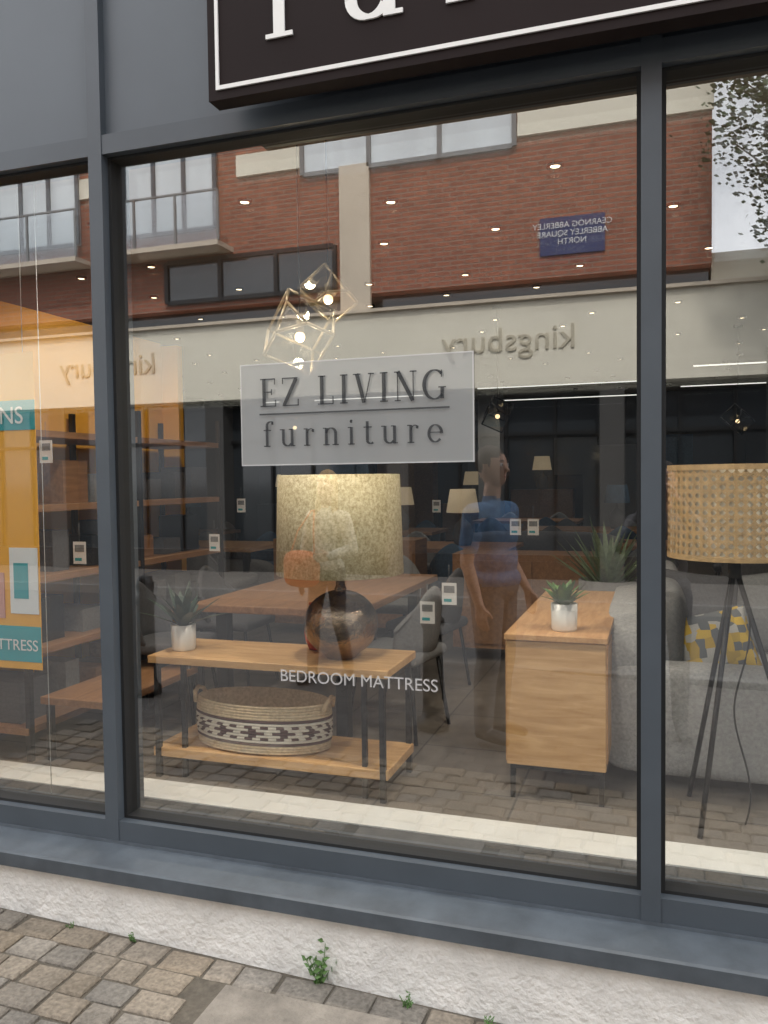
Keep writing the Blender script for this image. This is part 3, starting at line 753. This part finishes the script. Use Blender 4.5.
bm=bmesh.new(); bx(bm,-2.42,-2.285,PY-.0045,PY-.001,1.14,1.40,0); bx(bm,-2.40,-2.33,PY-.006,PY-.0046,1.20,1.34,1); bx(bm,-2.9,-2.45,PY-.0045,PY-.001,1.12,1.30,2); mk('printed_mattress',bm,[M['card'],M['teal'],mat('poster_pink',(.6,.3,.25),.6)],po)
tubes('wires',[[(-2.33,PY,2.16),(-2.33,PY,3.4)],[(-2.27,PY+.02,0.22),(-2.27,PY+.02,3.4)]],0.0015,M['white'],po,5)
yw=grp('yellow_display_wall')
box('panel',-3.80,-3.64,0.35,3.05,FZ,2.72,M['yellow'],yw)
box('end_panel',-3.80,-3.5,3.052,3.12,FZ,2.70,M['yellow'],yw)
sh=grp('shelving_unit')
bm=bmesh.new()
for x in (-3.62,-3.12):
    for y in (0.95,1.95,2.95): bx(bm,x,x+.03,y,y+.03,FZ,2.1)
mk('posts',bm,M['black'],sh)
bm=bmesh.new()
for z in (0.34,0.74,1.12,1.5,1.9): bx(bm,-3.61,-3.10,0.94,2.99,z,z+.035)
mk('shelves',bm,M['oakd'],sh)
bm=bmesh.new()
for z in (0.376,0.776,1.156,1.536):
    y=1.0
    while y<2.8:
        w=random.uniform(.1,.22); h=random.uniform(.08,.26); bx(bm,-3.5+random.uniform(-.05,.1),-3.2,y,y+w,z,z+h,random.randrange(4)); y+=w+random.uniform(.04,.2)
mk('stock',bm,[M['dgrey'],M['oakd'],M['black'],M['mgrey']],sh)
g=grp('low_oak_bench'); box('top',-3.05,-2.62,0.98,2.3,0.50,0.54,M['oakd'],g,.004); 
bm=bmesh.new(); [bx(bm,x,x+.03,y,y+.03,FZ,.5) for x in(-3.03,-2.67) for y in (1.0,2.24)]; mk('legs',bm,M['black'],g)
tags=[(-1.02,1.5,1.02),(-1.12,1.45,0.93),(-0.95,3.1,1.26),(-0.83,3.1,1.26),(-2.75,2.2,1.2),(0.50,1.3,0.98),(-2.85,0.8,1.75),(-2.75,0.9,1.25),(-3.2,3.4,1.4),(-2.6,4.2,1.5),(-1.9,4.6,1.35)]
tg=grp('price_tags'); bm=bmesh.new()
for (x,y,z) in tags:
    bx(bm,x,x+.075,y,y+.002,z,z+.11); bx(bm,x+.01,x+.065,y-.001,y-.0002,z+.06,z+.095,2)
    bx(bm,x+.01,x+.05,y-.001,y-.0002,z+.015,z+.03,1)
    tube(bm,[(x+.037,y+.001,z+.108),(x+.037,y+.001,z+.20)],.0012,4,2)
mk('cards',bm,[M['card'],M['teal'],M['mgrey']],tg)
def bgtable(x,y,w,d,m): 
    g=grp('dining_table',(x,y,FZ)); box('top',-w/2,w/2,-d/2,d/2,.72,.76,m,g)
    bm=bmesh.new(); [bx(bm,a-.03,a+.03,b_-.03,b_+.03,0,.72) for a in(-w/2+.08,w/2-.08) for b_ in(-d/2+.08,d/2-.08)]; mk('legs',bm,M['black'],g)
def bglamp(x,y,z,m,s=1):
    g=grp('table_lamp',(x,y,z)); lathe('base',[(0,0),(.08*s,.0),(.09*s,.02),(.11*s,.12*s),(.08*s,.22*s),(.015,.28*s),(.012,.36*s)],M['dgrey'],g,20)
    lathe('shade',[(.17*s,.34*s),(.13*s,.58*s),(.125*s,.58*s),(.165*s,.34*s)],m,g,28)
def bgsofa(x,y,rz,m):
    g=grp('fabric_sofa',(x,y,FZ),rz)
    for nm,b in (('base',(-.95,.95,-.4,.42,.12,.42)),('backrest',(-.95,.95,.3,.5,.12,.85)),('arm_a',(-1.1,-.9,-.45,.5,.1,.62)),('arm_b',(.9,1.1,-.45,.5,.1,.62)),('cushion',(-.88,.88,-.42,.3,.42,.52))): softbox(nm,*b,m,g)
def bgcabinet(x,y,w,h,m):
    g=grp('display_cabinet',(x,y,FZ)); box('carcass',-w/2,w/2,-.2,.2,.1,h,m,g)
    bm=bmesh.new(); n=max(2,int(w/.45)); 
    for i in range(n): bx(bm,-w/2+.02+i*w/n,-w/2-.02+(i+1)*w/n,-.215,-.203,.14,h-.05)
    mk('doors',bm,m,g)
random.seed(11)
for (x,y) in ((-4.8,5.5),(-2.2,5.8),(0.4,6.4),(-6.5,7.5),(-3.6,8.2),(-0.8,8.8),(2.6,7.6),(-2.0,11)):
    bgtable(x,y,1.7,.95,random.choice((M['oakd'],M['oaky'],M['oakd'])))
    for s in (-1,1):
        for dx in (-.45,.4): chair((x+dx,y+s*.65,FZ),0 if s<0 else math.pi,random.choice((M['dgrey'],M['mgrey'],M['blue'])))
    if random.random()<.8: bglamp(x+.3,y,FZ+.76,random.choice((M['warmshade'],M['seawhite'],M['blue'])))
bglamp(-2.75,4.75,1.1,M['blue'],1.3); bgcabinet(-2.75,4.75,1.4,.9,M['oakd'])
for (x,y,rz,m) in ((-4.2,4.2,1.6,M['mgrey']),(2.2,3.6,-1.5,M['sofa']),(-1.2,6.9,3.1,M['dgrey']),(3.4,10,0,M['mgrey']),(-6.6,5,1.6,M['dgrey'])): bgsofa(x,y,rz,m)
for i in range(12):
    x=-8.3+i*1.5; h=random.choice((.9,1.9,2.1,1.2)); bgcabinet(x,15.1,1.3,h,random.choice((M['oakd'],M['dgrey'],M['dgrey'],M['mgrey'])))
    if h<1.3: bglamp(x,15.0,FZ+h,M['warmshade'],1.2)
g=grp('framed_pictures'); bm=bmesh.new()
for i in range(9): 
    x=-7.8+i*1.9; bx(bm,x,x+.9,15.45,15.495,1.7,2.5,i%3)
mk('pictures',bm,[M['mgrey'],M['blue'],M['dgrey']],g)
for i,(x,y) in enumerate(((-1.55,5.9),(-4.1,6.5),(0.9,8.0))):
    pendant((x,y,2.3),0.22,RZ(20*i)@RX(35)@RY(30),3.4)
bgcabinet(-0.9,4.1,1.3,.85,M['oakd'])
# ------------------------------------------------------------------ PEOPLE
def make_person(name,loc,rz,scale,mats,arms,legs,hair='short',bulk=1.0,head_yaw=0.0,trouser_r=1.12,long_sleeve=False):
    """prims: (kind,p0,p1,r0,r1,label)  labels: 0 skin 1 top 2 bottom 3 shoe 4 hair"""
    P_=[]
    def cap(p0,r0,p1,r1,lab): P_.append(('c',V(p0),V(p1),r0,r1,lab))
    def ell(c,r,lab,yaw=0): P_.append(('e',V(c),V(r),yaw,0,lab))
    B=bulk
    ell((0,0.0,1.29),(.168*B,.118*B,.20),1); ell((0,.005,1.12),(.150*B,.115*B,.17),1)
    cap((-.15*B,-.01,1.415),.062,(.15*B,-.01,1.415),.062,1)
    cap((0,-.02,1.42),.075,(0,-.012,1.47),.06,1)
    cap((0,-.015,1.46),.056,(0,.0,1.58),.052,0)
    ell((0,-.005,.965),(.168*B,.128*B,.13),2)
    ell((0,0,1.00),(.172*B,.134*B,.09),1)
    hy=Matrix.Rotation(head_yaw,3,'Z')
    def H(p): return hy@V(p)
    ell((0,.0,1.69),(.077,.097,.115),0,head_yaw); q=H((0,.025,1.625)); ell(q,(.056,.066,.062),0,head_yaw)
    cap(H((0,.088,1.70)),.010,H((0,.113,1.665)),.013,0)
    cap(H((-.018,.083,1.628)),.008,H((.018,.083,1.628)),.008,0)
    for s in(-1,1): cap(H((s*.078,-.005,1.70)),.012,H((s*.078,-.008,1.665)),.009,0)
    q=H((0,-.022,1.725)); ell(q,(.086,.098,.100),4,head_yaw)
    if hair=='short': cap(H((0,-.07,1.70)),.042,H((0,-.062,1.64)),.036,4)
    if hair=='long':
        for s in(-1,1):
            cap(H((s*.072,-.02,1.72)),.030,H((s*.085,.0,1.50)),.028,4)
            cap(H((s*.085,0,1.50)),.028,(s*.09,.05,1.38),.016,4)
        cap(H((0,-.07,1.70)),.06,(0,-.09,1.45),.05,4)
    for s,(knee,ank,toe) in zip((-1,1),legs):
        hip=V((s*.088,0,.93)); knee=V(knee); ank=V(ank); toe=V(toe)
        cap(hip,.088*trouser_r,knee,.060*trouser_r,2)
        mid=knee.lerp(ank,.3)+V((0,-.012,0)); cap(knee,.060*trouser_r,mid,.058*trouser_r,2); cap(mid,.058*trouser_r,ank,.042*trouser_r+.006,2)
        cap(ank+V((0,-.02,-.045)),.038,ank.lerp(toe,.5)+V((0,0,-.02)),.040,3); cap(ank.lerp(toe,.5)+V((0,0,-.02)),.040,toe,.030,3)
    for s,(elb,wr,fd,curl) in zip((-1,1),arms):
        sh_=V((s*.185*B,-.01,1.405)); elb=V(elb); wr=V(wr); fd=V(fd).normalized()
        cap(sh_,.056,elb,.041,0); cap(elb,.041,elb.lerp(wr,.3),.040,0); cap(elb.lerp(wr,.3),.040,wr,.026,0)
        if long_sleeve: cap(sh_,.066,elb,.052,1); cap(elb,.052,wr,.038,1)
        else: cap(sh_,.068,sh_.lerp(elb,.68),.060,1)
        out=V((s,0,0)); thumbside=V((0,1,0)) if abs(fd.z)>.6 else V((0,0,1))
        thumbside=(thumbside-fd*thumbside.dot(fd)).normalized(); nrm=fd.cross(thumbside).normalized()
        if nrm.dot(out)>0: nrm=-nrm
        for k in range(4):
            off=thumbside*(.030-.020*k); kn=wr+fd*(.085-.004*abs(k-1))+off
            cap(wr+off*.6,.014,kn,.012,0)
            Lf=(.072,.080,.074,.058)[k]
            d1=(fd+nrm*curl*.6).normalized(); d2=(fd*(1-curl*.7)+nrm*curl*1.2).normalized()
            m1=kn+d1*Lf*.5; cap(kn,.0095,m1,.0088,0); cap(m1,.0088,m1+d2*Lf*.5,.0072,0)
        tb=wr+fd*.025+thumbside*.022; t1=tb+(fd*.6+thumbside*.7+nrm*.3).normalized()*.04; cap(tb,.014,t1,.0105,0); cap(t1,.0105,t1+(fd*.9+thumbside*.25+nrm*.4).normalized()*.032,.0085,0)
    bm=bmesh.new()
    for p in P_:
        if p[0]=='c':
            _,a,b_,r0,r1,_l=p; d=b_-a; L=max(d.length,1e-4)
            q=d.to_track_quat('Z','Y').to_matrix().to_4x4()
            bmesh.ops.create_uvsphere(bm,u_segments=14,v_segments=8,radius=r0,matrix=Matrix.Translation(a))
            bmesh.ops.create_uvsphere(bm,u_segments=14,v_segments=8,radius=r1,matrix=Matrix.Translation(b_))
            bmesh.ops.create_cone(bm,cap_ends=True,segments=14,radius1=r0,radius2=r1,depth=L,matrix=Matrix.Translation((a+b_)/2)@q)
        else:
            _,c,r,yaw,_z,_l=p
            bmesh.ops.create_uvsphere(bm,u_segments=28,v_segments=18,radius=1,matrix=Matrix.Translation(c)@Matrix.Rotation(yaw,4,'Z')@Matrix.Diagonal((r.x,r.y,r.z,1)))
    me=bpy.data.meshes.new('tmp'); bm.to_mesh(me); bm.free()
    o=bpy.data.objects.new('tmp',me); COL.objects.link(o)
    md=o.modifiers.new('r','REMESH'); md.mode='VOXEL'; md.voxel_size=0.0075; md.use_smooth_shade=True
    md=o.modifiers.new('s','SMOOTH'); md.factor=0.5; md.iterations=3
    dg=bpy.context.evaluated_depsgraph_get(); me2=bpy.data.meshes.new_from_object(o.evaluated_get(dg))
    bpy.data.objects.remove(o)
    me2.materials.clear()
    for m_ in mats: me2.materials.append(m_)
    def dist(pt,p):
        if p[0]=='c':
            a,b_=p[1],p[2]; d=b_-a; t=max(0,min(1,(pt-a).dot(d)/max(d.length_squared,1e-8))); return (pt-a-d*t).length-(p[3]+(p[4]-p[3])*t)
        q=pt-p[1]; q=Matrix.Rotation(-p[3],3,'Z')@q; r=p[2]; s=math.sqrt((q.x/r.x)**2+(q.y/r.y)**2+(q.z/r.z)**2); return (s-1)*min(r)
    cache={}
    for f in me2.polygons:
        c=f.center; k=(round(c.x/.016),round(c.y/.016),round(c.z/.016))
        if k not in cache:
            best=min(P_,key=lambda p:dist(c,p)-(0.004 if p[5] in(1,2,4) else 0)); cache[k]=best[5]
        lab=cache[k]
        if lab==4:
            q=Matrix.Rotation(-head_yaw,3,'Z')@c
            if q.y>0.035 and q.z<1.745 and hair=='short': lab=0
        f.material_index=lab; f.use_smooth=True
    g=grp(name,loc,rz); g.scale=(scale,)*3
    body=bpy.data.objects.new('body',me2); link(body,g)
    bm=bmesh.new()
    for s in(-1,1):
        p=H((s*.031,.084,1.70)); bmesh.ops.create_uvsphere(bm,u_segments=10,v_segments=8,radius=.0115,matrix=Matrix.Translation(p))
    mk('eyes',bm,M['card'],g,True)
    bm=bmesh.new()
    for s in(-1,1):
        p=H((s*.031,.0925,1.70)); bmesh.ops.create_uvsphere(bm,u_segments=8,v_segments=6,radius=.0055,matrix=Matrix.Translation(p))
        tube(bm,[H((s*.018,.094,1.722)),H((s*.034,.092,1.727)),H((s*.048,.082,1.722))],.0035,5)
    mk('pupils_and_brows',bm,M['ink'],g,True)
    bm=bmesh.new(); tube(bm,[H((-.022,.086,1.628)),H((0,.0925,1.630)),H((.022,.086,1.628))],[.003,.006,.003],6); mk('lips',bm,mat('lips',(.45,.18,.15),.5),g,True)
    return g
skin=mat('skin',(0.52,0.31,0.22),0.55,0,0.05,10)
straight=[((-.10,.015,.51),(-.105,-.02,.10),(-.12,.14,.035)),((.10,.015,.51),(.105,-.02,.10),(.12,.14,.035))]
hair_b=mat('hair_brown',(0.05,0.032,0.022),0.7,0,0.3,60,0.6,120)
hair_f=mat('hair_fair',(0.42,0.28,0.14),0.7,0,0.3,60,0.6,120)
trs=mat('trousers_grey',(0.17,0.16,0.155),0.9,0,0.1,30); jean=mat('jeans_dark',(0.05,0.055,0.07),0.9,0,0.2,30)
shoe=mat('shoe_dark',(0.04,0.035,0.035),0.6,0,0.1); whitetop=mat('light_top',(0.50,0.47,0.40),0.9,0,0.25,14)
stride=[((-.10,.09,.52),(-.105,.10,.10),(-.12,.26,.035)),((.10,-.02,.51),(.105,-.14,.11),(.12,.0,.035))]
make_person('man_standing',(-0.92,-2.34,gz(-0.92)-.006),math.radians(-72),0.96,[skin,M['shirt'],trs,shoe,hair_b],
    [((-.275,-.03,1.12),(-.28,.06,.87),(0,.15,-1),.35),((.275,-.05,1.12),(.275,.10,.90),(-.1,.35,-1),.5)],straight,'short',1.2,0.1,1.25)
wg=make_person('woman_walking',(-2.36,-3.25,gz(-2.36)-.02),math.radians(15),0.88,[skin,whitetop,jean,shoe,hair_f],
    [((-.25,-.02,1.13),(-.24,.05,.89),(0,.2,-1),.3),((.25,-.02,1.15),(.16,.16,1.10),(-.6,.6,-.1),.6)],stride,'long',0.92,-0.1,1.0,True)
bag=mat('orange_bag',(0.75,0.13,0.02),0.6,0,0.1,8)
softbox('shoulder_bag',-.30,.02,.12,.24,.84,1.12,bag,wg)
tubes('bag_strap',[[(-.26,.18,1.1),(-.20,.15,1.3),(-.12,.06,1.47),(-.02,-.05,1.49)],[(0,.18,1.1),(-.03,.15,1.3),(-.09,.06,1.47)]],0.008,bag,wg)
make_person('photographer_standing',(0.04,-2.86,gz(0.04)-.02),0.0,0.93,[skin,M['dgrey'],jean,shoe,hair_b],
    [((-.26,.14,1.26),(-.085,.375,1.56),(.35,.15,1),.7),((.26,.14,1.26),(.085,.375,1.56),(-.35,.15,1),.7)],straight,'short',1.0,0.0,1.1,True)
ph=grp('mobile_phone')
box('body',-0.04,0.04,-2.475,-2.467,1.57,1.72,M['ink'],ph,0.003)
# ------------------------------------------------------------------ LIGHT
w=bpy.data.worlds.new('World'); S.world=w; w.use_nodes=True; nt=w.node_tree; N=nt.nodes; Lk=nt.links
sky=N.new('ShaderNodeTexSky'); sky.sky_type='NISHITA'; sky.sun_disc=False
EL=math.radians(50); AZ=math.radians(14)
sky.sun_elevation=EL; sky.sun_rotation=AZ; sky.air_density=1.2; sky.dust_density=2.5; sky.ozone_density=0.6
tc=N.new('ShaderNodeTexCoord'); nz=N.new('ShaderNodeTexNoise'); nz.inputs['Scale'].default_value=2.2; nz.inputs['Detail'].default_value=8; nz.inputs['Roughness'].default_value=0.6
Lk.new(tc.outputs['Generated'],nz.inputs['Vector'])
rp=N.new('ShaderNodeValToRGB'); rp.color_ramp.elements[0].position=0.36; rp.color_ramp.elements[1].position=0.56
rp.color_ramp.elements[0].color=(.55,.55,.55,1); rp.color_ramp.elements[1].color=(.97,.97,.97,1)
Lk.new(nz.outputs['Fac'],rp.inputs[0])
mx=N.new('ShaderNodeMix'); mx.data_type='RGBA'; mx.inputs[7].default_value=(20.5,20.7,21.0,1)
Lk.new(rp.outputs[0],mx.inputs[0]); Lk.new(sky.outputs[0],mx.inputs[6]); Lk.new(mx.outputs[2],N['Background'].inputs[0])
N['Background'].inputs[1].default_value=0.15
sd=V((math.sin(AZ)*math.cos(EL),math.cos(AZ)*math.cos(EL),math.sin(EL)))
ld=bpy.data.lights.new('sun','SUN'); ld.energy=4.2; ld.angle=math.radians(4); ld.color=(1,0.95,0.87)
lo=bpy.data.objects.new('sun',ld); lo.rotation_euler=sd.to_track_quat('Z','Y').to_euler(); link(lo)
def spot(x,y,e,ang=125,z=3.37):
    l=bpy.data.lights.new('ceiling_spot','SPOT'); l.energy=e; l.spot_size=math.radians(ang); l.spot_blend=0.6; l.color=(1,0.89,0.75); l.shadow_soft_size=0.08
    o=bpy.data.objects.new('ceiling_spot_light',l); o.location=(x,y,z); link(o)
for (x,y,e) in ((-1.9,0.50,145),(-0.5,0.5,130),(0.75,0.5,150),(-2.8,2.0,90),(-1.0,3.4,50),(-2.6,6.0,60),(0.4,7.5,60),(-2.6,11.5,80)):
    spot(x,y,e)
S.view_settings.view_transform='Standard'; S.view_settings.look='None'; S.view_settings.exposure=0
# ------------------------------------------------------------------ CAMERA
X=V((0.9485,0.0008,-0.3167)); D=V((0.0125,0.99912,0.0399)); X.normalize(); D=(D-X*D.dot(X)).normalized(); Yv=X.cross(D)
right=V((X.x,Yv.x,-D.x)); up=V((-X.y,-Yv.y,D.y)); fwd=V((X.z,Yv.z,-D.z)); back=-fwd
cam=bpy.data.cameras.new('camera'); co=bpy.data.objects.new('camera',cam); link(co)
mw=Matrix(((right.x,up.x,back.x,0),(right.y,up.y,back.y,-2.45),(right.z,up.z,back.z,1.65),(0,0,0,1)))
co.matrix_world=mw
cam.sensor_fit='VERTICAL'; cam.sensor_height=24; cam.lens=817/1024*24; cam.clip_start=0.01; cam.clip_end=1000
S.camera=co
